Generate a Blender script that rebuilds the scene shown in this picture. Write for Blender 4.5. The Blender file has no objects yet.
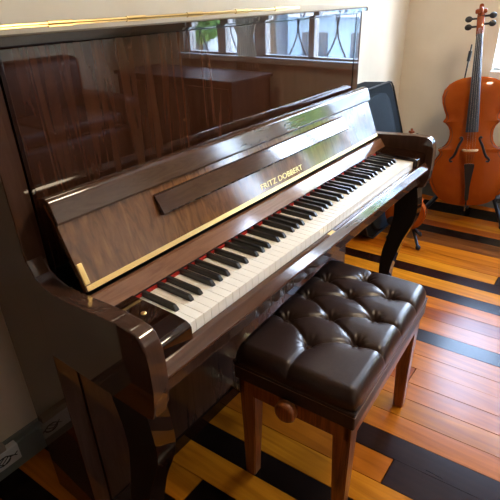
import bpy, bmesh, math, random
from mathutils import Vector, Matrix
random.seed(7)
S = bpy.context.scene
C = S.collection
PI = math.pi

# ------------------------------------------------------------------ camera
cam_d = bpy.data.cameras.new('camera')
cam = bpy.data.objects.new('camera', cam_d)
C.objects.link(cam)
R_ = Vector((0.59273226, -0.80504354, -0.0239449))
U_ = Vector((0.39367181, 0.26365705, 0.88062902))
B_ = Vector((-0.70263146, -0.53140367, 0.47320099))
L_ = Vector((-0.52149077, -0.5708644, 1.29859729))
cam.matrix_world = Matrix(((R_.x, U_.x, B_.x, L_.x), (R_.y, U_.y, B_.y, L_.y), (R_.z, U_.z, B_.z, L_.z), (0, 0, 0, 1)))
cam_d.sensor_width = 36
cam_d.lens = 477.84 / 500 * 36
cam_d.shift_x = -7.17 / 500
cam_d.shift_y = 1.3 / 500
cam_d.clip_start = .02
S.camera = cam

# ------------------------------------------------------------------ world, lights, exposure
S.view_settings.view_transform = 'Standard'
S.view_settings.look = 'None'
S.view_settings.gamma = 1
S.view_settings.exposure = 1.28
w = bpy.data.worlds.new('sky')
S.world = w
w.use_nodes = True
bg = w.node_tree.nodes['Background']
wt = w.node_tree
wtc = wt.nodes.new('ShaderNodeTexCoord')
wsp = wt.nodes.new('ShaderNodeSeparateXYZ')
wcr = wt.nodes.new('ShaderNodeValToRGB')
wcr.color_ramp.elements[0].position = 0.0
wcr.color_ramp.elements[0].color = (.96, .97, 1.0, 1)
wcr.color_ramp.elements[1].position = .75
wcr.color_ramp.elements[1].color = (.32, .58, 1.0, 1)
wt.links.new(wtc.outputs['Generated'], wsp.inputs[0])
wt.links.new(wsp.outputs['Z'], wcr.inputs[0])
wt.links.new(wcr.outputs[0], bg.inputs['Color'])
bg.inputs['Strength'].default_value = 19.0

def area(name, loc, rot, sx, sy, power, col=(1, 1, 1), portal=False):
    l = bpy.data.lights.new(name, 'AREA')
    l.shape = 'RECTANGLE'
    l.size = sx
    l.size_y = sy
    l.energy = power
    l.color = col
    if portal:
        l.cycles.is_portal = True
    o = bpy.data.objects.new(name, l)
    o.location = loc
    o.rotation_euler = rot
    C.objects.link(o)
    return o
area('window_portal', (2.9, -.99, 1.50), (0, PI / 2, 0), 1.3, 2.25, 1, portal=True)

# ------------------------------------------------------------------ materials
def mat(name, col, rough=.5, metal=0., coat=0., coat_rough=.03, emit=None, spec=.5):
    m = bpy.data.materials.new(name)
    m.use_nodes = True
    p = m.node_tree.nodes['Principled BSDF']
    p.inputs['Base Color'].default_value = (*col, 1)
    p.inputs['Roughness'].default_value = rough
    p.inputs['Metallic'].default_value = metal
    p.inputs['Coat Weight'].default_value = coat
    p.inputs['Coat Roughness'].default_value = coat_rough
    p.inputs['Specular IOR Level'].default_value = spec
    return m

def wood(name, c1, c2, scale=(60, 60, 4), rough=.4, coat=0., coat_rough=.02, nscale=1., dist=2.5, bump=0., c3=None):
    m = mat(name, c1, rough, 0, coat, coat_rough)
    t = m.node_tree
    n = t.nodes
    tc = n.new('ShaderNodeTexCoord')
    mp = n.new('ShaderNodeMapping')
    mp.inputs['Scale'].default_value = scale
    no = n.new('ShaderNodeTexNoise')
    no.inputs['Scale'].default_value = nscale
    no.inputs['Detail'].default_value = 6
    no.inputs['Roughness'].default_value = .6
    no.inputs['Distortion'].default_value = dist
    cr = n.new('ShaderNodeValToRGB')
    cr.color_ramp.elements[0].position = .33
    cr.color_ramp.elements[0].color = (*c1, 1)
    cr.color_ramp.elements[1].position = .68
    cr.color_ramp.elements[1].color = (*c2, 1)
    if c3:
        e = cr.color_ramp.elements.new(.5)
        e.color = (*c3, 1)
    t.links.new(tc.outputs['Object'], mp.inputs['Vector'])
    t.links.new(mp.outputs['Vector'], no.inputs['Vector'])
    t.links.new(no.outputs['Fac'], cr.inputs['Fac'])
    t.links.new(cr.outputs['Color'], n['Principled BSDF'].inputs['Base Color'])
    return m

def noisy(name, c1, c2, scale, rough, bump=0., metal=0., coat=0.):
    m = wood(name, c1, c2, (scale,) * 3, rough, coat, dist=.3)
    m.node_tree.nodes['Principled BSDF'].inputs['Metallic'].default_value = metal
    if bump:
        t = m.node_tree
        no = t.nodes.new('ShaderNodeTexNoise')
        no.inputs['Scale'].default_value = scale * 3
        no.inputs['Detail'].default_value = 3
        tc = [x for x in t.nodes if x.type == 'TEX_COORD'][0]
        b = t.nodes.new('ShaderNodeBump')
        b.inputs['Strength'].default_value = bump
        b.inputs['Distance'].default_value = .002
        t.links.new(tc.outputs['Object'], no.inputs['Vector'])
        t.links.new(no.outputs['Fac'], b.inputs['Height'])
        t.links.new(b.outputs['Normal'], t.nodes['Principled BSDF'].inputs['Normal'])
    return m

M = {}
M['wall'] = noisy('cream_wall_paint', (.72, .64, .505), (.76, .68, .545), 6, .8)
M['ceiling'] = mat('white_ceiling', (.82, .80, .76), .9)
M['base'] = mat('grey_green_trim_paint', (.16, .18, .17), .45)
M['white_paint'] = mat('white_window_paint', (.74, .73, .70), .4)
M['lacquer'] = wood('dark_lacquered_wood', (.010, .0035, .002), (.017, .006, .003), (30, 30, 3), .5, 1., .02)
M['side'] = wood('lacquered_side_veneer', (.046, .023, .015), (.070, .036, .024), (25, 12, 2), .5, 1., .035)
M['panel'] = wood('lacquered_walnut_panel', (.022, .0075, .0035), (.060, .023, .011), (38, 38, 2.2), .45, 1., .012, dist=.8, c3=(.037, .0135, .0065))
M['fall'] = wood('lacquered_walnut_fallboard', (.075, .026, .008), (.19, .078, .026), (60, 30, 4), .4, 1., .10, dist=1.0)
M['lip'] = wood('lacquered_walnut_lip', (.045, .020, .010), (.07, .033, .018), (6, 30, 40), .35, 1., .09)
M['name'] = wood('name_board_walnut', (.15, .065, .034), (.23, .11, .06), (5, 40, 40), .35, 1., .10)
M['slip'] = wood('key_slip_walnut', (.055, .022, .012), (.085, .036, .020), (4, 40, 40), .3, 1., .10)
M['ivory'] = mat('white_key_plastic', (.93, .89, .79), .22, coat=.4)
M['ebony'] = mat('black_key_plastic', (.010, .010, .011), .28, coat=.0)
M['felt'] = noisy('red_felt', (.34, .012, .006), (.46, .02, .01), 300, .95)
M['brass'] = mat('polished_brass', (.72, .50, .20), .30, 1.)
M['brass_dark'] = mat('pedal_brass', (.75, .55, .25), .2, 1.)
M['gold'] = mat('gold_leaf_letters', (.90, .66, .24), .35, .5)
M['black_paint'] = mat('matt_black_paint', (.006, .006, .007), .6, spec=.2)
M['black'] = mat('black_metal', (.012, .012, .014), .35)
M['rubber'] = mat('black_rubber', (.015, .015, .015), .7)
M['steel'] = mat('steel', (.7, .7, .7), .25, 1.)
M['leather'] = noisy('dark_brown_leather', (.022, .0115, .0085), (.031, .0165, .0125), 60, .32, .12)
M['leather_side'] = noisy('dark_brown_leather_skirt', (.026, .016, .013), (.036, .022, .017), 60, .42, .12)
M['thread'] = mat('tan_seam_thread', (.25, .17, .11), .7)
M['bench'] = wood('bench_mahogany', (.15, .038, .008), (.36, .11, .024), (50, 50, 3), .35, .3, .15)
M['cello'] = noisy('orange_varnished_spruce', (.52, .092, .009), (.64, .14, .014), 5, .35, coat=1.)
M['cello_rib'] = noisy('red_brown_varnished_maple', (.34, .06, .012), (.48, .10, .02), 12, .3, coat=1.)
M['maple'] = mat('plain_maple', (.62, .38, .18), .5)
M['scroll'] = noisy('scroll_varnish', (.22, .05, .015), (.32, .07, .02), 30, .3, coat=.8)
M['bag'] = noisy('black_nylon', (.006, .009, .011), (.010, .013, .016), 140, .9, .2)
M['bag2'] = noisy('dark_slate_nylon', (.018, .026, .033), (.026, .036, .045), 140, .85, .2)
M['curtain'] = noisy('beige_curtain_cloth', (.62, .55, .45), (.70, .63, .52), 20, .9)
M['dark_wood'] = wood('dark_furniture_wood', (.045, .014, .006), (.09, .03, .012), (20, 20, 3), .5)
M['dark_wood_red'] = mat('oxblood_leather', (.07, .02, .012), .5)
M['plastic_white'] = mat('white_plastic_box', (.62, .64, .64), .5)
M['ink'] = mat('black_ink', (.01, .01, .012), .6)
M['beige'] = mat('beige_card', (.38, .33, .27), .8)
M['leaf'] = noisy('green_leaves', (.06, .16, .03), (.22, .36, .08), 9, .6)
M['bark'] = mat('tree_bark', (.12, .09, .06), .9)
M['facade'] = mat('white_rendered_facade', (.62, .66, .68), .9)
M['facade2'] = mat('pale_blue_facade', (.35, .48, .58), .9)
M['street'] = mat('grey_paving', (.35, .35, .34), .9)
M['dglass'] = mat('dark_window_glass', (.04, .07, .10), .15)
ct = M['curtain'].node_tree
cp_ = ct.nodes['Principled BSDF']
ctl = ct.nodes.new('ShaderNodeBsdfTranslucent')
ctl.inputs['Color'].default_value = (.75, .68, .56, 1)
cmx = ct.nodes.new('ShaderNodeMixShader')
cmx.inputs[0].default_value = .4
ct.links.new(cp_.outputs[0], cmx.inputs[1])
ct.links.new(ctl.outputs[0], cmx.inputs[2])
ct.links.new(cmx.outputs[0], ct.nodes['Material Output'].inputs['Surface'])
for k_ in ('bag', 'bag2'):
    M[k_].node_tree.nodes['Principled BSDF'].inputs['Specular IOR Level'].default_value = .15
g = bpy.data.materials.new('window_glass')
g.use_nodes = True
gt = g.node_tree
gt.nodes.remove(gt.nodes['Principled BSDF'])
tr = gt.nodes.new('ShaderNodeBsdfTransparent')
gl = gt.nodes.new('ShaderNodeBsdfGlossy')
gl.inputs['Roughness'].default_value = 0.02
mx = gt.nodes.new('ShaderNodeMixShader')
mx.inputs[0].default_value = .06
gt.links.new(tr.outputs[0], mx.inputs[1])
gt.links.new(gl.outputs[0], mx.inputs[2])
gt.links.new(mx.outputs[0], gt.nodes['Material Output'].inputs['Surface'])
M['glass'] = g

for k_ in ('lacquer', 'side', 'panel', 'fall', 'lip', 'name', 'slip', 'cello', 'cello_rib', 'scroll'):
    M[k_].node_tree.nodes['Principled BSDF'].inputs['Specular IOR Level'].default_value = 0.0
for k_ in ('panel', 'lip', 'fall', 'name', 'slip'):
    M[k_].node_tree.nodes['Principled BSDF'].inputs['Coat IOR'].default_value = 1.60

# ------------------------------------------------------------------ mesh helpers
def link(name, bm, m, parent=None, smooth=False, loc=None, angle=40):
    bmesh.ops.recalc_face_normals(bm, faces=bm.faces)
    me = bpy.data.meshes.new(name)
    bm.to_mesh(me)
    bm.free()
    o = bpy.data.objects.new(name, me)
    C.objects.link(o)
    if isinstance(m, (list, tuple)):
        for k in m:
            me.materials.append(k)
    else:
        me.materials.append(m)
    if smooth:
        for p in me.polygons:
            p.use_smooth = True
        try:
            me.set_sharp_from_angle(angle=math.radians(angle))
        except Exception:
            pass
    if parent:
        o.parent = parent
    if loc:
        o.location = loc
    return o

def crisp(o):
    wn = o.modifiers.new('weighted_normals', 'WEIGHTED_NORMAL')
    wn.keep_sharp = True
    wn.weight = 100
    return o

def box(bm, x0, x1, y0, y1, z0, z1, bev=0., seg=2):
    b = bmesh.new()
    v = [b.verts.new(p) for p in ((x0, y0, z0), (x1, y0, z0), (x1, y1, z0), (x0, y1, z0), (x0, y0, z1), (x1, y0, z1), (x1, y1, z1), (x0, y1, z1))]
    for f in ((0, 3, 2, 1), (4, 5, 6, 7), (0, 1, 5, 4), (1, 2, 6, 5), (2, 3, 7, 6), (3, 0, 4, 7)):
        b.faces.new([v[i] for i in f])
    if bev:
        bmesh.ops.bevel(b, geom=list(b.edges), offset=bev, segments=seg, affect='EDGES', profile=.5)
    merge(bm, b)

def merge(bm, b, mtx=None):
    me = bpy.data.meshes.new('tmp')
    if mtx is not None:
        bmesh.ops.transform(b, matrix=mtx, verts=b.verts)
    b.to_mesh(me)
    b.free()
    bm.from_mesh(me)
    bpy.data.meshes.remove(me)

def prism(bm, prof, a0, a1, axis='x', bev=0., seg=2):
    """extrude a closed 2-D profile: (y,z) along x, (x,z) along y, (x,y) along z"""
    def P(u, v, a):
        return {'x': (a, u, v), 'y': (u, a, v), 'z': (u, v, a)}[axis]
    b = bmesh.new()
    lo = [b.verts.new(P(u, v, a0)) for u, v in prof]
    hi = [b.verts.new(P(u, v, a1)) for u, v in prof]
    n = len(prof)
    f1 = b.faces.new(lo)
    f2 = b.faces.new(hi[::-1])
    for i in range(n):
        j = (i + 1) % n
        b.faces.new((lo[i], hi[i], hi[j], lo[j]))
    if bev:
        es = set(f1.edges) | set(f2.edges)
        bmesh.ops.bevel(b, geom=list(es), offset=bev, segments=seg, affect='EDGES', profile=.5)
    merge(bm, b)

def tube(bm, pts, rad, n=10, cap=True, flat=None):
    pts = [Vector(p) for p in pts]
    if not isinstance(rad, (list, tuple)):
        rad = [rad] * len(pts)
    rings = []
    prev = None
    for i, p in enumerate(pts):
        d = (pts[min(i + 1, len(pts) - 1)] - pts[max(i - 1, 0)]).normalized()
        if prev is None:
            a = Vector((0, 0, 1)) if abs(d.z) < .9 else Vector((1, 0, 0))
            s = d.cross(a).normalized()
        else:
            s = (prev - d * prev.dot(d)).normalized()
        prev = s
        t = d.cross(s)
        rings.append([bm.verts.new(p + (s * math.cos(2 * PI * k / n) + t * math.sin(2 * PI * k / n)) * rad[i]) for k in range(n)])
    for a, b in zip(rings, rings[1:]):
        for k in range(n):
            bm.faces.new((a[k], a[(k + 1) % n], b[(k + 1) % n], b[k]))
    if cap:
        bm.faces.new(rings[0][::-1])
        bm.faces.new(rings[-1])

def catmull(pts, sub=6, closed=False):
    out = []
    n = len(pts)
    rng = range(n) if closed else range(n - 1)
    for i in rng:
        p = [pts[(i + k) % n] if closed else pts[min(max(i + k, 0), n - 1)] for k in (-1, 0, 1, 2)]
        for s in range(sub):
            t = s / sub
            out.append(tuple(.5 * ((2 * b) + (-a + c) * t + (2 * a - 5 * b + 4 * c - d) * t * t + (-a + 3 * b - 3 * c + d) * t ** 3) for a, b, c, d in zip(*p)))
    if not closed:
        out.append(tuple(pts[-1]))
    return out

def tag(o, label, cat, group=None):
    o['label'] = label
    o['category'] = cat
    if group:
        o['group'] = group
    return o

def empty(name, loc=(0, 0, 0), rot=(0, 0, 0)):
    o = bpy.data.objects.new(name, None)
    C.objects.link(o)
    o.location = loc
    o.rotation_euler = rot
    o.empty_display_size = .1
    return o

def struct(o):
    o['kind'] = 'structure'
    return o

# ------------------------------------------------------------------ room shell
X0, X1, Y0, Y1, ZC = -2.2, 2.8, -2.8, .68, 2.75
# floor: tongue-and-groove boards running away from the piano, a real colour for every board
edges = [-2.2, -2.11, -2.02, -1.93, -1.84, -1.75, -1.66, -1.57, -1.48, -1.39, -1.30, -1.21, -1.12, -1.03, -.94, -.85, -.76, -.67, -.58, -.49, -.40, -.31, -.22, -.13, -.04,
         .055, .15, .245, .333, .425, .528, .618, .708, .80, .885, .975, 1.06, 1.15, 1.232, 1.33, 1.42, 1.51, 1.592, 1.69, 1.775, 1.865, 1.955, 2.07, 2.14, 2.215, 2.31, 2.39, 2.475, 2.56, 2.64, 2.72, 2.86]
pal = {'o': (.68, .36, .06), 'y': (.76, .45, .08), 'r': (.58, .27, .05), 'p': (.68, .38, .10), 'd': (.15, .078, .042), 'k': (.09, .052, .030), 'm': (.40, .205, .075), 'c': (.15, .058, .026)}
over = {1.15: 'd', 1.51: 'c', 1.69: 'c', 2.07: 'm', 2.14: 'm', 2.215: 'k', 2.56: 'k', 2.64: 'd', .245: 'k', .975: 'p', .885: 'r', .80: 'p', .708: 'y', .618: 'p', .333: 'y', .15: 'y', 1.232: 'o', 1.33: 'r', 1.42: 'o', 1.06: 'p', 1.592: 'y', 1.775: 'y', 1.865: 'o', 1.955: 'o', 2.31: 'r', 2.39: 'y', 2.475: 'o'}
SK = -.055
fb = bmesh.new()
cl = fb.loops.layers.color.new('board')
def board(u0, u1, ya, yb, col):
    g_ = .0011
    v = []
    for (u, y) in ((u0 + g_, ya + g_), (u1 - g_, ya + g_), (u1 - g_, yb - g_), (u0 + g_, yb - g_)):
        v.append((u + SK * (y + .2), y))
    b = 0.0012
    cx_, cy_ = sum(p[0] for p in v) / 4, sum(p[1] for p in v) / 4
    top = [fb.verts.new((x + (b if x < cx_ else -b), y + (b if y < cy_ else -b), 0)) for x, y in v]
    low = [fb.verts.new((x, y, -.0012)) for x, y in v]
    bot = [fb.verts.new((x, y, -.02)) for x, y in v]
    fs = [fb.faces.new(top)]
    for A, B in ((top, low), (low, bot)):
        for i in range(4):
            fs.append(fb.faces.new((A[i], A[(i + 1) % 4], B[(i + 1) % 4], B[i])))
    fs.append(fb.faces.new(bot))
    for f in fs:
        for l in f.loops:
            l[cl] = (*col, 1)
rnd = random.Random(3)
for u0, u1 in zip(edges, edges[1:]):
    cuts = [Y0 - .1]
    spec = {}
    if u0 == .055: spec = {'cuts': [.155], 'cols': 'ky'}
    if u0 == .15: spec = {'cuts': [], 'cols': 'y'}
    if u0 == .425: spec = {'cuts': [-.29], 'cols': 'do'}
    if u0 == .528: spec = {'cuts': [], 'cols': 'd'}
    if u0 == .885: spec = {'cuts': [-.20], 'cols': 'pr'}
    if u0 == 1.775: spec = {'cuts': [-.30], 'cols': 'dy'}
    if u0 == .333: spec = {'cuts': [.6], 'cols': 'yo'}
    if u0 in (.245,): spec = {'cuts': [], 'cols': 'k'}
    if spec:
        cuts += spec['cuts']
        cols = spec['cols']
    else:
        k = over.get(u0)
        if k in ('d', 'k', 'c', 'm'):
            cuts += [-1.9]
            cols = k + k
        else:
            c1 = -rnd.uniform(.75, 2.2)
            cuts += [c1]
            cols = rnd.choice('oyrpokd') + (k or rnd.choice('oyropykd'))
    cuts.append(Y1 + .06)
    for a, b, k in zip(cuts, cuts[1:], cols):
        j = rnd.uniform(.9, 1.1)
        board(u0, u1, a, b, tuple(c * j for c in pal[k]))
fm = mat('varnished_floor_boards', (.5, .2, .05), .24, coat=.0, coat_rough=.16, spec=.19)
t = fm.node_tree
n = t.nodes
at_ = n.new('ShaderNodeVertexColor')
at_.layer_name = 'board'
tc = n.new('ShaderNodeTexCoord')
mp = n.new('ShaderNodeMapping')
mp.inputs['Scale'].default_value = (26, 1.6, 1)
no = n.new('ShaderNodeTexNoise')
no.inputs['Scale'].default_value = 1
no.inputs['Detail'].default_value = 7
no.inputs['Distortion'].default_value = 1.5
cr = n.new('ShaderNodeValToRGB')
cr.color_ramp.elements[0].position = .3
cr.color_ramp.elements[0].color = (.55, .48, .42, 1)
cr.color_ramp.elements[1].position = .7
cr.color_ramp.elements[1].color = (1.12, 1.14, 1.15, 1)
mm = n.new('ShaderNodeMix')
mm.data_type = 'RGBA'
mm.blend_type = 'MULTIPLY'
mm.inputs[0].default_value = .85
t.links.new(tc.outputs['Object'], mp.inputs['Vector'])
t.links.new(mp.outputs['Vector'], no.inputs['Vector'])
t.links.new(no.outputs['Fac'], cr.inputs['Fac'])
t.links.new(at_.outputs['Color'], mm.inputs[6])
t.links.new(cr.outputs['Color'], mm.inputs[7])
t.links.new(mm.outputs[2], n['Principled BSDF'].inputs['Base Color'])
n2 = n.new('ShaderNodeTexNoise')
n2.inputs['Scale'].default_value = 3.5
n2.inputs['Detail'].default_value = 3
mr = n.new('ShaderNodeMapRange')
mr.inputs[3].default_value = .14
mr.inputs[4].default_value = .30
t.links.new(tc.outputs['Object'], n2.inputs['Vector'])
t.links.new(n2.outputs['Fac'], mr.inputs[0])
t.links.new(mr.outputs[0], n['Principled BSDF'].inputs['Roughness'])
fo = struct(link('floor', fb, fm))
bm = bmesh.new()
box(bm, X0 - .1, X1 + .1, Y0 - .1, Y1 + .1, -.06, -.019)
sub = link('floor', bm, mat('subfloor_black', (.006, .004, .003), .9), fo)
sub.name = 'subfloor'

def slab(name, x0, x1, y0, y1, z0, z1, m):
    bm = bmesh.new()
    box(bm, x0, x1, y0, y1, z0, z1)
    return struct(link(name, bm, m))
slab('ceiling', X0 - .1, X1 + .1, Y0 - .1, Y1 + .1, ZC, ZC + .1, M['ceiling'])
slab('wall_back', X0 - .1, X1 + .1, Y1, Y1 + .1, -.02, ZC, M['wall'])
slab('wall_front', X0 - .1, X1 + .1, Y0 - .1, Y0, -.02, ZC, M['wall'])
slab('wall_left', X0 - .1, X0, Y0, Y1, -.02, ZC, M['wall'])
WY0, WY1, WZ0, WZ1 = -2.10, .115, .86, 2.15
bm = bmesh.new()
box(bm, X1, X1 + .16, Y0, Y1, -.02, WZ0)
box(bm, X1, X1 + .16, Y0, Y1, WZ1, ZC)
box(bm, X1, X1 + .16, WY1, Y1, WZ0, WZ1)
box(bm, X1, X1 + .16, Y0, WY0, WZ0, WZ1)
struct(link('wall_right', bm, M['wall']))
for nm, (a, b, c_, d) in {'baseboard_back': (X0, X1, Y1 - .022, Y1), 'baseboard_right': (X1 - .022, X1, Y0, Y1 - .022), 'baseboard_left': (X0, X0 + .022, Y0, Y1 - .022)}.items():
    bm = bmesh.new()
    box(bm, a, b, c_, d, 0, .092)
    e = .008
    if nm == 'baseboard_back': box(bm, a, b, c_ + e, d, .092, .112)
    if nm == 'baseboard_right': box(bm, a + e, b, c_, d, .092, .112)
    if nm == 'baseboard_left': box(bm, a, b - e, c_, d, .092, .112)
    struct(link(nm, bm, M['base']))

# window on the right wall: four casements with a bent-wire grille outside
win = struct(empty('window_1', (X1, -1, WZ0)))
def wpart(name, bm, m, par=None):
    o = link(name, bm, m)
    o.parent = par or win
    o.matrix_parent_inverse = Matrix.Translation((-X1, 1, -WZ0)) if par is None else Matrix.Identity(4)
    return o
bm = bmesh.new()
fx0, fx1 = X1 + .03, X1 + .10
for (ya, yb) in ((-.425, -.315), (-.835, -.785), (-1.34, -1.23), (-1.73, -1.64), (-2.10, -2.05)):
    box(bm, fx0, fx1, ya, yb, WZ0, WZ1, .004)
box(bm, fx0, fx1, WY0, WY1, WZ0, WZ0 + .012)
box(bm, fx0, fx1, WY0, WY1, WZ1 - .05, WZ1)
wpart('window_frame', bm, M['white_paint'])
bm = bmesh.new()
box(bm, X1 - .05, X1 + .16, WY0 - .05, WY1 + .0, WZ0 - .045, WZ0, .004)
wpart('window_sill', bm, M['white_paint'])
for (ya, yb) in ((-.315, .115), (-.785, -.425), (-1.23, -.835), (-1.64, -1.34), (-2.05, -1.73)):
    bm = bmesh.new()
    box(bm, X1 + .06, X1 + .064, ya, yb, WZ0 + .012, WZ1 - .05)
    wpart('window_pane', bm, M['glass'])
bm = bmesh.new()
y = -2.1
k = 0
while y < .10:
    zz = [(X1 + .14, y + .085 * math.sin(PI * i / 6 + (PI if k % 2 else 0)), WZ0 + (WZ1 - WZ0) * i / 18) for i in range(19)]
    tube(bm, zz, .006, 6)
    y += .17
    k += 1
wpart('window_grille', bm, M['black'])

def curtain(yc, wd, ztie, label):
    bm = bmesh.new()
    NZ, NU = 40, 60
    rows = []
    for i in range(NZ + 1):
        z = 2.3 - (2.3 - .45) * i / NZ
        d = z - ztie
        ww = wd * (.22 + .78 * min(1, (abs(d) / .9) ** .8 if d > 0 else (abs(d) / .7) ** 1.1 * .45))
        row = []
        for j in range(NU + 1):
            u = j / NU - .5
            row.append(bm.verts.new((X1 - .03 + .014 * math.sin(u * 55 + .6 * math.sin(z * 5)) * (.4 + ww), yc + u * ww + .03 * math.sin(z * 3), z)))
        rows.append(row)
    for a, b in zip(rows, rows[1:]):
        for j in range(NU):
            bm.faces.new((a[j], a[j + 1], b[j + 1], b[j]))
    bmesh.ops.solidify(bm, geom=list(bm.faces), thickness=.003)
    return tag(link('curtain', bm, M['curtain'], smooth=True), label, 'curtain')
curtain(-1.39, .68, 1.02, 'beige curtain gathered and tied between window panes, mirrored in the piano')
bm = bmesh.new()
tube(bm, [(X1 - .07, -2.3, 2.32), (X1 - .07, .25, 2.32)], .012, 10)
tag(link('curtain_rod', bm, M['dark_wood']), 'dark curtain rod above the right wall window', 'curtain rod')

# ceiling lamp, a warm glowing dome behind the camera
M['glow'] = mat('warm_lamp_glass', (.9, .8, .6), .4)
gp = M['glow'].node_tree.nodes['Principled BSDF']
gp.inputs['Emission Color'].default_value = (1.0, .80, .55, 1)
gp.inputs['Emission Strength'].default_value = 34
lamp = tag(empty('ceiling_lamp', (1.0, -.9, ZC)), 'round warm ceiling lamp whose glow shows in the piano lacquer', 'lamp')
bm = bmesh.new()
tube(bm, [(0, 0, -.002), (0, 0, -.05), (0, 0, -.055)], [.21, .21, .19], 32)
link('lamp_base', bm, M['brass'], lamp, smooth=True)
bm = bmesh.new()
bmesh.ops.create_uvsphere(bm, u_segments=32, v_segments=16, radius=.2, matrix=Matrix.Translation((0, 0, -.05)) @ Matrix.Diagonal((1, 1, .6, 1)))
link('lamp_shade', bm, M['glow'], lamp, smooth=True)

# ------------------------------------------------------------------ outside the window
slab('ground', X1 + .2, 30, -30, 16, -1.3, -1.2, M['street'])
bpy.data.objects['ground'].name = 'trim_street'
def facade(x, y0, y1, h, m, label):
    r = empty('apartment_building', (x, (y0 + y1) / 2, -1.2))
    def P(nm, bm, mm):
        o = link(nm, bm, mm, r)
        o.matrix_parent_inverse = Matrix.Translation((-x, -(y0 + y1) / 2, 1.2))
        return o
    bm = bmesh.new()
    box(bm, x, x + 4, y0, y1, -1.2, h)
    P('building_wall', bm, m)
    nfl = int((h + 1.2) // 1.7)
    for f in range(nfl):
        z = -.7 + f * 1.7
        y = y0 + .5
        while y + 1 < y1:
            bm = bmesh.new()
            box(bm, x - .03, x + .01, y, y + .8, z, z + 1.05)
            P('building_window', bm, M['dglass'])
            y += 1.5
        bm = bmesh.new()
        box(bm, x - .5, x, y0 + .3, y1 - .3, z - .25, z - .15)
        yy = y0 + .3
        while yy < y1 - .3:
            box(bm, x - .5, x - .47, yy, yy + .03, z - .15, z + .35)
            yy += .18
        box(bm, x - .51, x - .46, y0 + .3, y1 - .3, z + .35, z + .39)
        P('balcony', bm, M['white_paint'])
    tag(r, label, 'building')
facade(11, -13.5, -7.5, 4.6, M['facade'], 'white building with balconies across the street, seen through window grille')
facade(12, -7, -1.5, 4.4, M['facade2'], 'pale blue building beyond the window, beside the white one')
def tree(x, y, h, r, label, seed):
    rr = random.Random(seed)
    e = empty('leafy_tree', (x, y, -1.2))
    bm = bmesh.new()
    tube(bm, [(0, 0, 0), (.05, .03, h * .3), (0, .05, h * .75)], [.12, .09, .05], 8)
    link('trunk', bm, M['bark'], e)
    bm = bmesh.new()
    for i in range(5200):
        th, ph = rr.uniform(0, 2 * PI), math.acos(rr.uniform(-1, 1))
        q = r * rr.uniform(.35, 1) ** .5
        p = Vector((q * math.sin(ph) * math.cos(th), q * math.sin(ph) * math.sin(th), q * .95 * math.cos(ph) + h))
        a = Vector((rr.uniform(-1, 1), rr.uniform(-1, 1), rr.uniform(-1, 1))).normalized()
        b = a.orthogonal().normalized()
        s = rr.uniform(.03, .07)
        bm.faces.new([bm.verts.new(p + a * s), bm.verts.new(p + b * s * .5), bm.verts.new(p - a * s), bm.verts.new(p - b * s * .5)])
    link('foliage', bm, M['leaf'], e)
    tag(e, label, 'tree')
tree(5.6, -3.15, 3.2, .75, 'leafy green tree outside, mirrored in the piano fallboard', 1)
tree(7.4, -6.2, 2.2, .6, 'small green tree outside beside the larger leafy tree', 2)

# ------------------------------------------------------------------ PIANO
piano = tag(empty('upright_piano', (.6, .3, 0)), 'glossy dark walnut upright piano with open fallboard and full keyboard', 'piano')
PINV = Matrix.Translation((-.6, -.3, 0))
def part(name, bm, m, par=None, smooth=True, angle=40):
    o = link(name, bm, m, smooth=smooth, angle=angle)
    o.parent = par or piano
    if par is None:
        o.matrix_parent_inverse = PINV
    if smooth:
        crisp(o)
    return o
XL, XI, XJ, XR = -.135, -.09, 1.31, 1.355
# case sides
for a, b in ((XL, XI), (1.285, 1.327)):
    bm = bmesh.new()
    box(bm, a, b, .30, .50, 0, 1.235, .003)
    part('case_side', bm, M['side'])
# keyboard arms
arm = [(.305, .86), (.298, .832), (.285, .808), (.262, .795), (.23, .790), (.19, .790), (.10, .797), (.04, .801), (.0, .801), (-.016, .798), (-.027, .790), (-.034, .778), (-.038, .760), (-.040, .73), (-.040, .68), (-.034, .635), (-.024, .603), (-.012, .597), (.10, .600), (.305, .600)]
AI, AJ = XI - .008, XJ + .008
for a, b in ((XL, AI), (AJ, XR)):
    bm = bmesh.new()
    prism(bm, arm, a, b, 'x', .004, 3)
    part('keyboard_arm', bm, M['side'], angle=25)
# cabriole legs
lf = [(-.004, .60), (-.012, .55), (-.016, .50), (-.008, .455), (.008, .41), (.028, .36), (.045, .30), (.060, .24), (.070, .18), (.072, .12), (.064, .07), (.050, .03), (.046, 0)]
lb = [(.105, 0), (.108, .05), (.114, .12), (.118, .20), (.113, .28), (.100, .34), (.087, .41), (.080, .46), (.086, .53), (.105, .60)]
prof = catmull(lf, 3) + catmull(lb, 3)
for a, b in ((XL + .002, XL + .052), (XR - .052, XR - .002)):
    bm = bmesh.new()
    prism(bm, prof, a, b, 'x', .005, 2)
    lg = part('leg', bm, [M['lacquer'], M['black_paint']], angle=25)
    for p_ in lg.data.polygons:
        if abs(p_.normal.x) > .9:
            p_.material_index = 1
# back, bottom, lower panel
bm = bmesh.new()
box(bm, XI, 1.285, .485, .498, .03, 1.23)
part('back_board', bm, M['black'])
bm = bmesh.new()
box(bm, XI, 1.285, .292, .312, .05, .61, .002)
part('lower_panel', bm, M['side'])
bm = bmesh.new()
box(bm, XI, 1.285, .284, .33, 0, .052, .003)
part('toe_rail', bm, M['lacquer'])
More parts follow.
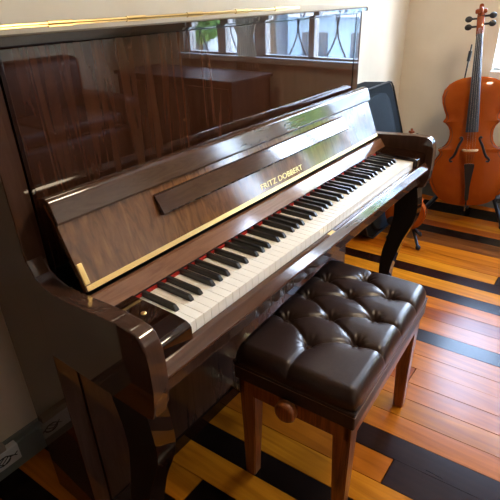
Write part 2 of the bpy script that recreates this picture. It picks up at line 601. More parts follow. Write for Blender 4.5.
# upper panel and frame
bm = bmesh.new()
box(bm, XI + .010, 1.270, .298, .312, .80, 1.2275, .0015)
up = part('upper_panel', bm, M['panel'])
bm = bmesh.new()
box(bm, XI, 1.285, .297, .33, 1.228, 1.236, .001)
part('upper_rail', bm, M['lacquer'])
bm = bmesh.new()
box(bm, 1.2705, 1.2845, .296, .33, .79, 1.2275, .001)
part('panel_edge', bm, M['lacquer'])
bm = bmesh.new()
box(bm, XI + .001, XI + .0095, .296, .33, .79, 1.2275, .001)
part('panel_edge', bm, M['lacquer'])
# lid
bm = bmesh.new()
prism(bm, [(.280, 1.236), (.280, 1.246), (.284, 1.2495), (.44, 1.2545), (.44, 1.236)], -.17, 1.330, 'x', .002)
lid = part('lid', bm, M['lacquer'])
bm = bmesh.new()
prism(bm, [(.4405, 1.236), (.4405, 1.2545), (.525, 1.257), (.525, 1.236)], -.17, 1.330, 'x', .002)
part('rear_lid', bm, M['lacquer'])
bm = bmesh.new()
tube(bm, [(-.165, .441, 1.2555), (1.10, .441, 1.2555)], .0035, 8)
for k in range(6):
    x = -.10 + k * .21
    tube(bm, [(x, .441, 1.2562), (x + .06, .441, 1.2562)], .0048, 8)
part('lid_hinge', bm, M['brass'], lid)
lid.children[0].matrix_parent_inverse = Matrix.Identity(4)

# key bed, slip, cheeks
bm = bmesh.new()
box(bm, AI, AJ, -.010, .30, .622, .7005, .003)
part('key_bed', bm, M['side'])
bm = bmesh.new()
prism(bm, [(-.030, .672), (-.034, .678), (-.033, .686), (-.019, .703), (-.015, .705), (-.004, .705), (-.004, .672)], AI + .0005, AJ - .0005, 'x', .001)
ks = part('key_slip', bm, M['slip'], angle=60)
bm = bmesh.new()
box(bm, .548, .578, -.018, -.007, .7042, .7062, .0005)
link('lock_plate', bm, M['brass'], ks)
ck = [(.155, .700), (.155, .744), (.03, .744), (.0, .743), (-.010, .739), (-.014, .732), (-.0145, .7055), (-.004, .7055), (-.004, .700)]
for a, b in ((AI + .0005, -.0015), (1.2235, AJ - .0005)):
    bm = bmesh.new()
    prism(bm, ck, a, b, 'x', .0025)
    cb = part('cheek_block', bm, M['lacquer'], angle=50)
bm = bmesh.new()
bmesh.ops.create_uvsphere(bm, u_segments=12, v_segments=8, radius=.006, matrix=Matrix.Translation((-.035, .085, .7445)) @ Matrix.Diagonal((1, 1, .5, 1)))
part('cheek_screw', bm, M['brass'])
# keys
W = .0235
for i in range(52):
    bm = bmesh.new()
    box(bm, i * W + .0003, (i + 1) * W - .0003, 0, .152, .702, .730, .0008, 2)
    part('white_key', bm, M['ivory'])
def blackkey(xc):
    bm = bmesh.new()
    w0, w1 = .0055, .0045
    sec = [(.050, w0, .7302, .7302), (.0505, w0, .7302, .734), (.058, w1, .7302, .7418), (.152, w1, .7302, .7425)]
    prof = [(.050, .729), (.0505, .7335), (.0575, .7415), (.061, .7425), (.153, .7425), (.153, .729)]
    b = bmesh.new()
    lo, hi = [], []
    for (y, z) in prof:
        h = w0 + (w1 - w0) * (z - .729) / .0135
        lo.append(b.verts.new((xc - h, y, z)))
        hi.append(b.verts.new((xc + h, y, z)))
    f1 = b.faces.new(lo)
    f2 = b.faces.new(hi[::-1])
    nn = len(prof)
    for i in range(nn):
        j = (i + 1) % nn
        b.faces.new((lo[i], hi[i], hi[j], lo[j]))
    bmesh.ops.bevel(b, geom=list(b.edges), offset=.0008, segments=2, affect='EDGES')
    merge(bm, b)
    part('black_key', bm, M['ebony'])
off = {0: -.0025, 1: .0025, 3: -.003, 4: 0., 5: .003}
blackkey(W - .0)
for o_ in range(7):
    b0 = 2 + o_ * 7
    for k, d in off.items():
        blackkey((b0 + k + 1) * W + d)
# felt and name board
bm = bmesh.new()
box(bm, -.030, 1.25, .1515, .158, .726, .7355, .001)
part('felt_strip', bm, M['felt'])
bm = bmesh.new()
prism(bm, [(.154, .742), (.176, .774), (.186, .774), (.186, .742)], AI + .0005, AJ - .0005, 'x', .001)
part('name_board', bm, M['name'])
bm = bmesh.new()
box(bm, AI, AJ, .158, .30, .70, .741)
part('action_rail', bm, M['black'])
# fallboard, leaning back
TH = math.radians(22.3)
Uv, Nv = Vector((0, math.sin(TH), math.cos(TH))), Vector((0, -math.cos(TH), math.sin(TH)))
H0 = Vector((0, .184, .784))
FM = Matrix(((1, Uv.x, Nv.x, 0), (0, Uv.y, Nv.y, H0.y), (0, Uv.z, Nv.z, H0.z), (0, 0, 0, 1)))   # local x, s (up the slope), n (out)
def fpart(name, bm, m, par=None, smooth=True):
    bmesh.ops.transform(bm, matrix=FM, verts=bm.verts)
    return part(name, bm, m, par, smooth)
bm = bmesh.new()
box(bm, XI + .003, XJ - .006, 0, .190, -.016, 0, .003)
fall = fpart('fallboard', bm, M['fall'])
def fsub(name, bm, m):
    bmesh.ops.transform(bm, matrix=FM, verts=bm.verts)
    o = crisp(link(name, bm, m, smooth=True))
    o.parent = fall
    return o
bm = bmesh.new()
prism(bm, [(.142, 0), (.1435, .009), (.149, .0115), (.185, .0125), (.193, .010), (.199, .003), (.202, -.008), (.202, -.022), (.190, -.022), (.190, 0)], XI + .001, XJ - .004, 'x', .002)
fsub('fallboard_lip', bm, M['lip'])
bm = bmesh.new()
prism(bm, [(.078, 0), (.077, .012), (.081, .015), (.124, .006), (.128, 0)], .152, 1.068, 'x', .0015)
fsub('music_ledge', bm, M['lip'])
bm = bmesh.new()
box(bm, XI + .006, XJ - .01, .001, .0125, 0, .0016, .0004)
for k in range(24):
    bmesh.ops.create_uvsphere(bm, u_segments=8, v_segments=6, radius=.0018, matrix=Matrix.Translation((-.07 + k * .058, .0065, .0013)) @ Matrix.Diagonal((1, 1, .5, 1)))
fsub('brass_hinge', bm, M['brass'])
bm = bmesh.new()
box(bm, XI + .005, XI + .018, .014, .060, -.002, .0022, .002)
fsub('brass_corner_plate', bm, M['brass'])
# lettering
cu = bpy.data.curves.new('lettering_curve', 'FONT')
cu.body = 'FRITZ DOBBERT'
cu.size = .0235
cu.space_character = 1.0
cu.extrude = .0004
tob = bpy.data.objects.new('lettering_tmp', cu)
C.objects.link(tob)
bpy.context.view_layer.update()
me = bpy.data.meshes.new_from_object(tob.evaluated_get(bpy.context.evaluated_depsgraph_get()))
bpy.data.objects.remove(tob)
bm = bmesh.new()
bm.from_mesh(me)
xs = [v.co.x for v in bm.verts]
x0_, x1_ = min(xs), max(xs)
sx = .222 / (x1_ - x0_)
for v in bm.verts:
    v.co.x = .518 + (v.co.x - x0_) * sx
    v.co.y = .0215 + v.co.y
    v.co.z = v.co.z + .0006
bmesh.ops.transform(bm, matrix=FM, verts=bm.verts)
o = link('gold_lettering', bm, M['gold'])
o.parent = fall
# pedals
for x in (.450, .575, .700):
    bm = bmesh.new()
    prism(bm, [(x - .011, .30), (x - .012, .23), (x - .022, .20), (x - .022, .17), (x - .012, .155), (x + .012, .155), (x + .022, .17), (x + .022, .20), (x + .012, .23), (x + .011, .30)], .055, .064, 'z', .002)
    part('pedal', bm, M['brass_dark'])

# ------------------------------------------------------------------ BENCH
bench = tag(empty('piano_bench', (.505, -.083, 0), (0, 0, .047)), 'buttoned dark brown leather piano bench on mahogany legs beside the keyboard', 'bench')
BL, BW = .284, .176
btn = [(-.086, -.092), (.040, -.094), (.168, -.092), (-.152, .010), (-.022, .012), (.105, .010), (.225, .008), (-.086, .114), (.043, .115), (.160, .114)]
btn = [(a - .012, b) for a, b in btn]
seams = []
for i, p in enumerate(btn):
    for q in btn[i + 1:]:
        if abs(abs(p[0] - q[0]) - .064) < .02 and abs(p[1] - q[1]) > .05:
            seams.append((p, q))
for i in (0, 1, 2): seams.append((btn[i], (btn[i][0], -BW)))
for i in (7, 8, 9): seams.append((btn[i], (btn[i][0], BW)))
seams.append((btn[3], (-BL, .010)))
seams.append((btn[6], (BL, .008)))
def segd(x, y, p, q):
    vx, vy = q[0] - p[0], q[1] - p[1]
    t_ = max(0, min(1, ((x - p[0]) * vx + (y - p[1]) * vy) / (vx * vx + vy * vy)))
    return math.hypot(x - p[0] - vx * t_, y - p[1] - vy * t_)
def crush(x, y):
    db = min(math.hypot(x - a, y - b) for a, b in btn)
    ds = min(segd(x, y, p, q) for p, q in seams)
    h = -.014 * math.exp(-(db / .010) ** 1.4) - .017 * math.exp(-(db / .024) ** 1.3) - .0065 * math.exp(-(ds / .0045) ** 1.4) - .004 * math.exp(-(ds / .018) ** 1.5)
    # small radial pleats round each button
    for a, b in btn:
        r_ = math.hypot(x - a, y - b)
        if r_ < .045:
            th = math.atan2(y - b, x - a)
            h += .0016 * math.sin(th * 9 + a * 40) * math.exp(-((r_ - .018) / .012) ** 2)
    return h
bm = bmesh.new()
NA, NB = 200, 130
ZS = .448
def edge_h(e, R):
    e = max(0, min(1, e / R))
    return math.sqrt(max(0, 1 - (1 - e) ** 2))
rows = []
def warp(t_):      # denser rows near the rim
    return .5 * (1 - math.cos(PI * t_)) * .45 + t_ * .55
for i in range(NA + 1):
    a = -BL + 2 * BL * warp(i / NA)
    row = []
    for j in range(NB + 1):
        b = -BW + 2 * BW * warp(j / NB)
        ea, eb = BL - abs(a), BW - abs(b)
        f = (edge_h(ea, .030) * edge_h(eb, .030))
        f = f ** .9
        dome = .052 * f + .008 * (1 - (a / BL) ** 2) * (1 - (b / BW) ** 2)
        z = ZS + max(0, dome + crush(a, b) * min(1, f * 1.15))
        # corners pulled in slightly
        k = 1 - .035 * (abs(a) / BL) ** 8 * (abs(b) / BW) ** 8
        row.append(bm.verts.new((a * k, b * k, z)))
    rows.append(row)
for i in range(NA):
    for j in range(NB):
        bm.faces.new((rows[i][j], rows[i + 1][j], rows[i + 1][j + 1], rows[i][j + 1]))
rim = [rows[i][0] for i in range(NA)] + [rows[NA][j] for j in range(NB)] + [rows[i][NB] for i in range(NA, 0, -1)] + [rows[0][j] for j in range(NB, 0, -1)]
low = [bm.verts.new((v.co.x * .99, v.co.y * .985, ZS - .006)) for v in rim]
for i in range(len(rim)):
    j = (i + 1) % len(rim)
    bm.faces.new((rim[i], rim[j], low[j], low[i]))
bm.faces.new(low)
cush = link('cushion', bm, M['leather'], bench, smooth=True, angle=70)
for a, b in btn:
    bm = bmesh.new()
    bmesh.ops.create_uvsphere(bm, u_segments=14, v_segments=8, radius=.009, matrix=Matrix.Translation((a, b, ZS + .030)) @ Matrix.Diagonal((1, 1, .45, 1)))
    link('button', bm, M['leather'], cush, smooth=True)
bm = bmesh.new()
box(bm, -BL + .003, BL - .003, -BW + .003, BW - .003, .388, ZS - .006, .006, 3)
crisp(link('skirt', bm, M['leather_side'], bench, smooth=True))
bm = bmesh.new()
r_ = .008
x_, y_ = BL - .003, BW - .003
tube(bm, [(-x_, -y_, ZS - .004), (x_, -y_, ZS - .004), (x_, y_, ZS - .004), (-x_, y_, ZS - .004), (-x_, -y_, ZS - .004)], .0022, 6)
link('piping', bm, M['leather'], bench)
bm = bmesh.new()
z_ = ZS - .016
for (p, q) in (((-x_, -y_), (x_, -y_)), ((x_, -y_), (x_, y_)), ((-x_, -y_), (-x_, y_)), ((-x_, y_), (x_, y_))):
    tube(bm, [(p[0] * 1.0, p[1] * 1.0, z_), (q[0] * 1.0, q[1] * 1.0, z_)], .0008, 4)
link('stitching', bm, M['thread'], bench)
bm = bmesh.new()
e_ = .012
for (a, b, c_, d) in ((-BL + e_, BL - e_, -BW + e_, -BW + e_ + .02), (-BL + e_, BL - e_, BW - e_ - .02, BW - e_), (-BL + e_, -BL + e_ + .02, -BW + e_, BW - e_), (BL - e_ - .02, BL - e_, -BW + e_, BW - e_)):
    box(bm, a, b, c_, d, .335, .389, .002)
link('apron', bm, M['bench'], bench)
for sx_ in (-1, 1):
    for sy_ in (-1, 1):
        bm = bmesh.new()
        cx_, cy_ = sx_ * (BL - .036), sy_ * (BW - .036)
        b = bmesh.new()
        rings = []
        for z, h, dx in ((.388, .0235, 0), (.33, .0235, 0), (.16, .020, .001), (0, .0165, .003)):
            rings.append([b.verts.new((cx_ + sx_ * dx + u * h, cy_ + sy_ * dx + v * h, z)) for u, v in ((-1, -1), (1, -1), (1, 1), (-1, 1))])
        for A, B in zip(rings, rings[1:]):
            for k in range(4):
                b.faces.new((A[k], A[(k + 1) % 4], B[(k + 1) % 4], B[k]))
        b.faces.new(rings[0]); b.faces.new(rings[-1][::-1])
        bmesh.ops.bevel(b, geom=list(b.edges), offset=.003, segments=2, affect='EDGES')
        merge(bm, b)
        link('leg', bm, M['bench'], bench, smooth=True)
def knob(sgn):
    bm = bmesh.new()
    x = sgn * (BL - e_)
    tube(bm, [(x, .0, .375), (x + sgn * .012, .0, .375), (x + sgn * .013, 0, .375), (x + sgn * .018, 0, .375), (x + sgn * .034, 0, .375), (x + sgn * .040, 0, .375), (x + sgn * .041, 0, .375)],
         [.010, .010, .022, .029, .030, .025, .019], 28)
    link('height_knob', bm, M['bench'], bench, smooth=True, angle=50)
knob(-1)
knob(1)

# ------------------------------------------------------------------ BOWED INSTRUMENTS
halfw = [(0, .004), (.006, .075), (.018, .115), (.04, .150), (.08, .186), (.13, .208), (.18, .214), (.23, .205), (.27, .184), (.295, .166), (.312, .160), (.326, .170), (.333, .174), (.340, .152), (.355, .133), (.38, .118), (.41, .112), (.44, .114), (.465, .124), (.485, .142), (.492, .155), (.500, .150), (.512, .140), (.53, .141), (.56, .153), (.60, .165), (.635, .168), (.67, .158), (.70, .132), (.718, .100), (.729, .065), (.735, .004)]
def hw(z):
    for (a, b), (c_, d) in zip(halfw, halfw[1:]):
        if a <= z <= c_:
            return b + (d - b) * (z - a) / (c_ - a)
    return .004
def plate(bm, s, y0, arch, sign, grow):
    zs = []
    for (a, b), (c_, d) in zip(halfw, halfw[1:]):
        for k in range(3):
            zs.append(a + (c_ - a) * k / 3)
    zs.append(.735)
    NU = 26
    rows = []
    for z in zs:
        wv = hw(z) + grow
        zz = z + (grow * (z - .3675) / .3675)
        row = []
        for j in range(NU + 1):
            u = -1 + 2 * j / NU
            u = math.sin(u * PI / 2)
            endf = min(1, z / .10, (.735 - z) / .10)
            endf = math.sin(endf * PI / 2)
            wid = min(1, wv / .12)
            hgt = arch * (1 - abs(u) ** 2.6) * endf * wid
            row.append(bm.verts.new((s * wv * u, s * (y0 + sign * hgt), s * zz)))
        rows.append(row)
    for a, b in zip(rows, rows[1:]):
        for j in range(NU):
            bm.faces.new((a[j], a[j + 1], b[j + 1], b[j]))
    bmesh.ops.solidify(bm, geom=list(bm.faces), thickness=.005 * s)
def belly_y(x, z):
    u = x / (hw(z) + .004)
    endf = math.sin(min(1, z / .10, (.735 - z) / .10) * PI / 2)
    return -(.055 + .024 * (1 - abs(u) ** 2.6) * endf)
def bowed(name, base, axis, front, s, spin):
    r = empty(name)
    ax = Vector(axis).normalized()
    fr = Vector(front)
    fr = (fr - ax * fr.dot(ax)).normalized()
    yy = -fr
    xx = yy.cross(ax).normalized()
    r.matrix_world = Matrix(((xx.x, yy.x, ax.x, base[0]), (xx.y, yy.y, ax.y, base[1]), (xx.z, yy.z, ax.z, base[2]), (0, 0, 0, 1)))
    bm = bmesh.new(); plate(bm, s, -.055, .024, -1, .004)
    belly = link('belly', bm, M['cello'], r, smooth=True, angle=60)
    bm = bmesh.new(); plate(bm, s, .055, .020, 1, .004)
    link('back_plate', bm, M['cello_rib'], r, smooth=True, angle=60)
    bm = bmesh.new()
    for sg in (-1, 1):
        pr = None
        for (z, h) in halfw:
            a = bm.verts.new((sg * s * h, -s * .054, s * z)); b = bm.verts.new((sg * s * h, s * .054, s * z))
            if pr: bm.faces.new((pr[0], a, b, pr[1]))
            pr = (a, b)
    link('ribs', bm, M['cello_rib'], r, smooth=True, angle=50)
    # purfling line
    bm = bmesh.new()
    for sg in (-1, 1):
        pts = [(sg * s * max(.001, h - .010), s * (belly_y(max(0, h - .010), z) - .0022), s * (.012 + z * .711 / .735)) for z, h in halfw]
        tube(bm, pts, .0012 * s, 4)
    link('purfling', bm, M['black'], belly)
    # f holes
    for sg in (-1, 1):
        pts2 = [(.060, .398), (.052, .405), (.046, .397), (.049, .385), (.060, .365), (.068, .345), (.073, .330), (.079, .312), (.090, .292), (.100, .283), (.107, .272), (.101, .262), (.091, .267)]
        pts2 = catmull(pts2, 4)
        L = len(pts2)
        bm = bmesh.new()
        rad = [s * (.0045 + .003 * math.sin(PI * k / (L - 1))) for k in range(L)]
        rad[0] = rad[-1] = s * .007
        tube(bm, [(sg * s * x, s * (belly_y(x, z) - .0005), s * z) for x, z in pts2], rad, 8)
        for v in bm.verts:
            pass
        link('f_hole', bm, M['black'], belly, smooth=True)
    # neck + pegbox
    bm = bmesh.new()
    nk = [(.72, -.075), (.78, -.082), (.90, -.092), (.955, -.097)]
    tube(bm, [(0, s * y, s * z) for z, y in nk], [s * .020, s * .017, s * .0145, s * .0145], 14)
    link('neck', bm, M['cello_rib'], r, smooth=True)
    bm = bmesh.new()
    prism(bm, [(s * -.112, s * .950), (s * -.112, s * .975), (s * -.100, s * 1.04), (s * -.088, s * 1.06), (s * -.062, s * 1.045), (s * -.068, s * .98), (s * -.080, s * .945)], -s * .019, s * .019, 'x', s * .004)
    link('pegbox', bm, M['scroll'], r, smooth=True)
    bm = bmesh.new()
    sp = []
    rr2 = []
    for k in range(26):
        th = k / 25 * 3.4 * PI
        rad_ = .028 * (1 - .72 * k / 25)
        sp.append((0, s * (-.082 - rad_ * math.cos(th + 1.2) * 1.0), s * (1.072 + rad_ * math.sin(th + 1.2) * .95)))
        rr2.append(s * (.012 - .004 * k / 25))
    tube(bm, sp, rr2, 10)
    tube(bm, [(-s * .030, -s * .082, s * 1.072), (-s * .024, -s * .082, s * 1.072), (s * .024, -s * .082, s * 1.072), (s * .030, -s * .082, s * 1.072)], [s * .008, s * .013, s * .013, s * .008], 12)
    link('scroll', bm, M['scroll'], r, smooth=True)
    # fingerboard, nut
    bm = bmesh.new()
    b = bmesh.new()
    secs = [(.435, .034, -.124), (.60, .029, -.118), (.80, .023, -.114), (.955, .017, -.113)]
    prev = None
    first = None
    for z, h, y in secs:
        ring = []
        for k in range(9):
            th = PI * k / 8
            ring.append(b.verts.new((s * h * math.cos(th), s * (y - .012 * math.sin(th)), s * z)))
        ring.append(b.verts.new((-s * h * .9, s * (y + .010), s * z)))
        ring.append(b.verts.new((s * h * .9, s * (y + .010), s * z)))
        if prev:
            for k in range(len(ring)):
                b.faces.new((prev[k], prev[(k + 1) % len(ring)], ring[(k + 1) % len(ring)], ring[k]))
        else:
            first = ring
        prev = ring
    b.faces.new(first[::-1]); b.faces.new(prev)
    merge(bm, b)
    link('fingerboard', bm, mat('ebony_fingerboard', (.03, .032, .036), .35), r, smooth=True)
    # bridge
    bm = bmesh.new()
    pf = [(-.045, 0), (-.030, 0), (-.024, .022), (-.010, .034), (.010, .034), (.024, .022), (.030, 0), (.045, 0), (.040, .030), (.028, .052), (.034, .066), (.018, .074), (0, .077), (-.018, .074), (-.034, .066), (-.028, .052), (-.040, .030)]
    yb = belly_y(0, .33)
    b = bmesh.new()
    A = [b.verts.new((s * x, s * (yb - h), s * .326)) for x, h in pf]
    B = [b.verts.new((s * x, s * (yb - h), s * .336)) for x, h in pf]
    b.faces.new(A); b.faces.new(B[::-1])
    for i in range(len(pf)):
        j = (i + 1) % len(pf)
        b.faces.new((A[i], A[j], B[j], B[i]))
    bmesh.ops.triangulate(b, faces=[f for f in b.faces if len(f.verts) > 4])
    merge(bm, b)
    link('bridge', bm, M['maple'], r)
    # tailpiece
    bm = bmesh.new()
    b = bmesh.new()
    prof_t = [(-.028, .245), (-.025, .254), (0, .258), (.025, .254), (.028, .245), (.020, .19), (.012, .12), (.011, .05), (.008, .036), (-.008, .036), (-.011, .05), (-.012, .12), (-.020, .19)]
    yt = lambda z: -.105 - (z - .03) * .12
    A = [b.verts.new((s * x, s * (yt(z) - .008 * (1 - abs(x) / .03)), s * z)) for x, z in prof_t]
    B = [b.verts.new((s * x, s * (yt(z) + .010), s * z)) for x, z in prof_t]
    b.faces.new(A); b.faces.new(B[::-1])
    for i in range(len(prof_t)):
        j = (i + 1) % len(prof_t)
        b.faces.new((A[i], A[j], B[j], B[i]))
    merge(bm, b)
    tube(bm, [(0, s * -.100, s * .036), (0, s * -.085, s * .008), (0, s * -.055, s * -.006)], s * .004, 8)
    link('tailpiece', bm, M['black'], r)
    # strings
    for k, xk in enumerate((-1.5, -.5, .5, 1.5)):
        bm = bmesh.new()
        tube(bm, [(s * xk * .011, s * (yt(.25) - .010), s * .25), (s * xk * .0145, s * (yb - .0785), s * .331), (s * xk * .0075, s * -.127, s * .958), (s * xk * .004, s * -.100, s * 1.0)], s * .0010, 5)
        link('string', bm, M['steel'], r)
    # pegs
    for k, (zz, sg) in enumerate(((.995, -1), (1.035, -1), (1.005, 1), (1.045, 1))):
        bm = bmesh.new()
        yy_ = -.092
        tube(bm, [(-sg * s * .015, s * yy_, s * zz), (sg * s * .040, s * yy_, s * zz), (sg * s * .046, s * yy_, s * zz)], [s * .005, s * .006, s * .008], 10)
        bmesh.ops.create_uvsphere(bm, u_segments=14, v_segments=10, radius=s * .017, matrix=Matrix.Translation((sg * s * .060, s * yy_, s * zz)) @ Matrix.Diagonal((1.15, .55, .95, 1)))
        link('peg', bm, M['black'], r, smooth=True)
    if spin:
        bm = bmesh.new()
        tube(bm, [(0, 0, .01), (0, 0, -.012), (0, 0, -.014), (0, 0, -.028)], [.013, .013, .007, .007], 12)
        tube(bm, [(0, 0, -.026), (0, 0, -.050)], .0045, 8)
        link('endpin', bm, M['steel'], r, smooth=True)
    else:
        bm = bmesh.new()
        bmesh.ops.create_uvsphere(bm, u_segments=16, v_segments=10, radius=1, matrix=Matrix.Translation((-.05, -.052, .045)) @ Matrix.Diagonal((.045, .010, .030, 1)))
        link('chin_rest', bm, M['black'], r, smooth=True)
    return r
cello = tag(bowed('cello', (2.45, .047, .126), (.17, .150, 1.07), (-1, -.30, 0), 1.0, True), 'orange varnished cello standing on a black floor stand against the wall', 'cello')
violin = tag(bowed('violin', (2.0, .255, .085), (.05, .040, .56), (-1, -.15, .1), .512, False), 'small orange violin upright behind the far end of the piano', 'violin')

# cello stand
st = tag(empty('cello_stand', (2.5, .05, 0)), 'black tubular floor stand under the cello', 'instrument stand')
def sp_(name, bm, m):
    o = link(name, bm, m, st, smooth=True)
    o.matrix_parent_inverse = Matrix.Translation((-2.5, -.05, 0))
bm = bmesh.new(); tube(bm, [(2.66, .06, .06), (2.66, .06, .30), (2.66, .07, .62)], .011, 10); sp_('upright_tube', bm, M['black'])
for a, b, c_ in (((2.66, .05, .10), (2.60, -.085, .14), (2.47, -.19, .012)), ((2.66, .07, .10), (2.60, .22, .14), (2.40, .30, .012))):
    bm = bmesh.new(); tube(bm, [a, b, c_], .016, 10); sp_('stand_leg', bm, M['black'])
    bm = bmesh.new(); tube(bm, [(c_[0] + .02, c_[1] + (.01 if c_[1] < 0 else -.01), .03), (c_[0] - .01, c_[1], .014)], .020, 10); sp_('rubber_foot', bm, M['rubber'])
for sg in (-1, 1):
    bm = bmesh.new(); tube(bm, [(2.64, .06 + sg * .05, .15), (2.58, .055 + sg * .145, .20), (2.46, .045 + sg * .172, .20), (2.36, .03 + sg * .18, .215)], [.012, .013, .015, .015], 10); sp_('padded_arm', bm, M['rubber'])
bm = bmesh.new(); tube(bm, [(2.60, -.085, .14), (2.60, .22, .14)], .010, 8); tube(bm, [(2.66, .06, .12), (2.50, .04, .075)], .008, 8); sp_('cross_tube', bm, M['black'])
bm = bmesh.new(); tube(bm, [(2.66, .07, .09), (2.74, .075, .012)], .014, 10); sp_('stand_leg', bm, M['black'])
# bow hanging beside the neck
bm = bmesh.new()
tube(bm, [(2.56, .205, .82), (2.575, .200, 1.02)], .0045, 8)
tube(bm, [(2.569, .2025, .93), (2.574, .201, .985)], .010, 8)
tag(link('cello_bow', bm, M['black'], smooth=True), 'thin black bow hanging beside the cello neck', 'bow')

# violin stand
vs = tag(empty('violin_stand', (2.02, .2, 0)), 'small black tripod stand holding the violin', 'instrument stand')
def vp(name, bm, m):
    o = link(name, bm, m, vs, smooth=True)
    o.matrix_parent_inverse = Matrix.Translation((-2.02, -.2, 0))
bm = bmesh.new(); tube(bm, [(2.06, .24, .05), (2.09, .27, .50)], .008, 10); vp('upright_tube', bm, M['black'])
for q in ((1.93, .14, .01), (1.96, .33, .01), (2.20, .27, .01)):
    bm = bmesh.new(); tube(bm, [(2.06, .24, .10), (q[0], q[1], .012)], .009, 8); vp('stand_leg', bm, M['black'])
    bm = bmesh.new(); bmesh.ops.create_uvsphere(bm, u_segments=10, v_segments=8, radius=.015, matrix=Matrix.Translation((q[0], q[1], .014))); vp('rubber_foot', bm, M['rubber'])
bm = bmesh.new()
tube(bm, [(2.06, .24, .08), (1.97, .15, .075), (1.94, .145, .10)], .009, 8)
tube(bm, [(2.06, .24, .08), (1.98, .29, .075), (1.95, .295, .10)], .009, 8)
vp('cradle', bm, M['rubber'])

# black case leaning behind the piano
case = tag(empty('instrument_case', (2.02, .46, 0)), 'black soft instrument case with rounded front pocket leaning behind the piano', 'case')
def cp(name, bm, m):
    o = link(name, bm, m, case, smooth=True)
    o.rotation_euler = (0, 0, 0)
    return o
def rrect(x0, x1, z0, z1, r, n_=6, top=None):
    rt = top or r
    pts = []
    for cx_, cz_, a0, rr_ in ((x1 - r, z0 + r, -PI / 2, r), (x1 - rt, z1 - rt, 0, rt), (x0 + rt, z1 - rt, PI / 2, rt), (x0 + r, z0 + r, PI, r)):
        for k in range(n_ + 1):
            a = a0 + PI / 2 * k / n_
            pts.append((cx_ + rr_ * math.cos(a), cz_ + rr_ * math.sin(a)))
    return pts
co = [(2.05, 0), (2.74, 0), (2.70, .10), (2.54, .37), (2.27, .83), (2.24, .858), (2.20, .866), (1.66, .862), (1.62, .852), (1.61, .82), (1.98, .04)]
co = [(x - 2.15, z) for x, z in co]
bm = bmesh.new(); prism(bm, co, -.05, .10, 'y', .012, 3); cp('case_body', bm, M['bag'])
po = catmull([(-.08, .05), (.42, .06), (.30, .30), (.10, .66), (.02, .79), (-.06, .825), (-.18, .825), (-.28, .79), (-.31, .70), (-.22, .40)], 5, True)
bm = bmesh.new(); prism(bm, po, -.070, -.049, 'y', .008, 3); cp('front_pocket', bm, M['bag2'])
bm = bmesh.new(); tube(bm, [(x, -.051, z) for x, z in co + co[:1]], .005, 6); cp('edge_piping', bm, M['rubber'])
case.rotation_euler = (math.radians(-4), 0, 0)

# ------------------------------------------------------------------ small things at the lower left
sb = tag(empty('socket_box', (-.215, .645, .05)), 'white plastic box with a black scrawled mark on the grey baseboard', 'box')
bm = bmesh.new(); box(bm, -.075, .052, -.012, .013, .005, .066, .003); link('box_body', bm, M['plastic_white'], sb, smooth=True)
bm = bmesh.new()
for k in range(3):
    pts = [(-.035 + .012 * i + .004 * k, -.0128, .030 + .008 * math.sin(i * 1.5 + k * 1.7) + .006 * k) for i in range(7)]
    tube(bm, pts, .0016, 5)
tube(bm, [(.0 + .022 * math.cos(a * .5), -.0128, .036 + .014 * math.sin(a * .5)) for a in range(13)], .0018, 5)
link('printed_mark', bm, M['ink'], sb)
bm = bmesh.new(); box(bm, -.075, .020, -.010, .013, .066, .088, .002); link('box_cover', bm, M['beige'], sb, smooth=True)

# ------------------------------------------------------------------ furniture behind the camera, mirrored in the piano, then added light blockers
sd = tag(empty('sideboard', (2.44, -1.7, 0)), 'dark brown wooden sideboard below the window, mirrored in the piano', 'sideboard')
bm = bmesh.new(); box(bm, -.24, .24, -.62, .62, .08, .74, .004); link('cabinet_body', bm, M['dark_wood'], sd)
bm = bmesh.new(); box(bm, -.26, .25, -.64, .64, .74, .765, .004); link('cabinet_top', bm, M['dark_wood'], sd)
for k in range(3):
    bm = bmesh.new(); box(bm, -.258, -.241, -.60 + k * .405, -.21 + k * .405, .12, .71, .004); d_ = link('door', bm, M['dark_wood'], sd)
    bm = bmesh.new(); bmesh.ops.create_uvsphere(bm, u_segments=10, v_segments=8, radius=.012, matrix=Matrix.Translation((-.268, -.25 + k * .405, .45))); link('knob', bm, M['brass'], d_)
for a in (-.2, .2):
    for b in (-.56, .56):
        bm = bmesh.new(); box(bm, a - .02, a + .02, b - .02, b + .02, 0, .08); link('leg', bm, M['dark_wood'], sd)
so = tag(empty('sofa', (1.25, -2.3, 0)), 'dark oxblood sofa at the far wall, mirrored in the piano', 'sofa')
bm = bmesh.new(); box(bm, -.75, .75, -.38, .38, .08, .42, .04, 3); link('sofa_base', bm, M['dark_wood_red'], so, smooth=True)
bm = bmesh.new(); box(bm, -.75, .75, -.42, -.20, .35, .90, .06, 3); link('backrest', bm, M['dark_wood_red'], so, smooth=True)
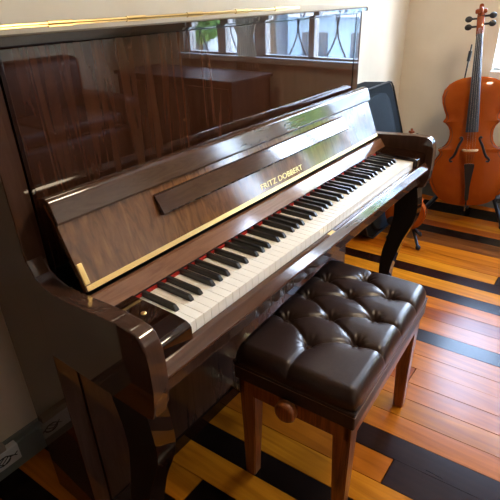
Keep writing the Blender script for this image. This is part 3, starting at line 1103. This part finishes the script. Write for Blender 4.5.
for sg in (-1, 1):
    bm = bmesh.new(); box(bm, sg * .75 - .09, sg * .75 + .09, -.42, .38, .08, .62, .05, 3); link('armrest', bm, M['dark_wood_red'], so, smooth=True)
    bm = bmesh.new(); box(bm, sg * .6 - .03, sg * .6 + .03, .2, .26, 0, .09); link('leg', bm, M['dark_wood'], so)
    bm = bmesh.new(); box(bm, sg * .6 - .03, sg * .6 + .03, -.3, -.24, 0, .09); link('leg', bm, M['dark_wood'], so)
for k in range(2):
    bm = bmesh.new(); box(bm, -.66 + k * .66, k * .66, -.2, .36, .41, .52, .035, 3); link('seat_cushion', bm, M['dark_wood_red'], so, smooth=True)

wd = tag(empty('wardrobe_blocker', (-.86, .42, 0)), 'tall dark brown wardrobe added out of view left of the piano to block light', 'wardrobe_blocker')  # added out of view, keeps fill light off the lower-left wall
bm = bmesh.new(); box(bm, -.32, .32, -.23, .25, .06, 2.1, .004); link('cabinet_body', bm, M['dark_wood'], wd)
bm = bmesh.new(); box(bm, -.34, .34, -.25, .25, 2.1, 2.14, .004); link('cabinet_top', bm, M['dark_wood'], wd)
bm = bmesh.new(); box(bm, -.31, .31, -.21, .25, 0, .06, .002); link('plinth', bm, M['dark_wood'], wd)
for sg in (-1, 1):
    bm = bmesh.new(); box(bm, min(sg * .005, sg * .31), max(sg * .005, sg * .31), -.249, -.231, .08, 2.08, .003); d_ = link('door', bm, M['dark_wood'], wd)
    bm = bmesh.new(); tube(bm, [(sg * .04, -.252, 1.0), (sg * .04, -.275, 1.02), (sg * .04, -.275, 1.14), (sg * .04, -.252, 1.16)], .005, 8); link('handle', bm, M['brass'], d_)
bc = tag(empty('bookcase_blocker', (-1.95, -1.2, 0)), 'dark brown bookcase added out of view along the left wall to darken the room', 'bookcase_blocker')  # added unseen piece, cuts bounce light from the left of the room
bm = bmesh.new(); box(bm, -.20, -.18, -1.2, 1.2, 0, 2.2); link('back_panel', bm, M['dark_wood'], bc)
for y_ in (-1.2, -.6, 0, .6, 1.17):
    bm = bmesh.new(); box(bm, -.18, .16, y_, y_ + .03, 0, 2.2, .002); link('side_panel', bm, M['dark_wood'], bc)
for z_ in (.05, .45, .85, 1.25, 1.65, 2.17):
    bm = bmesh.new(); box(bm, -.18, .155, -1.17, 1.17, z_, z_ + .03, .002); link('shelf', bm, M['dark_wood'], bc)
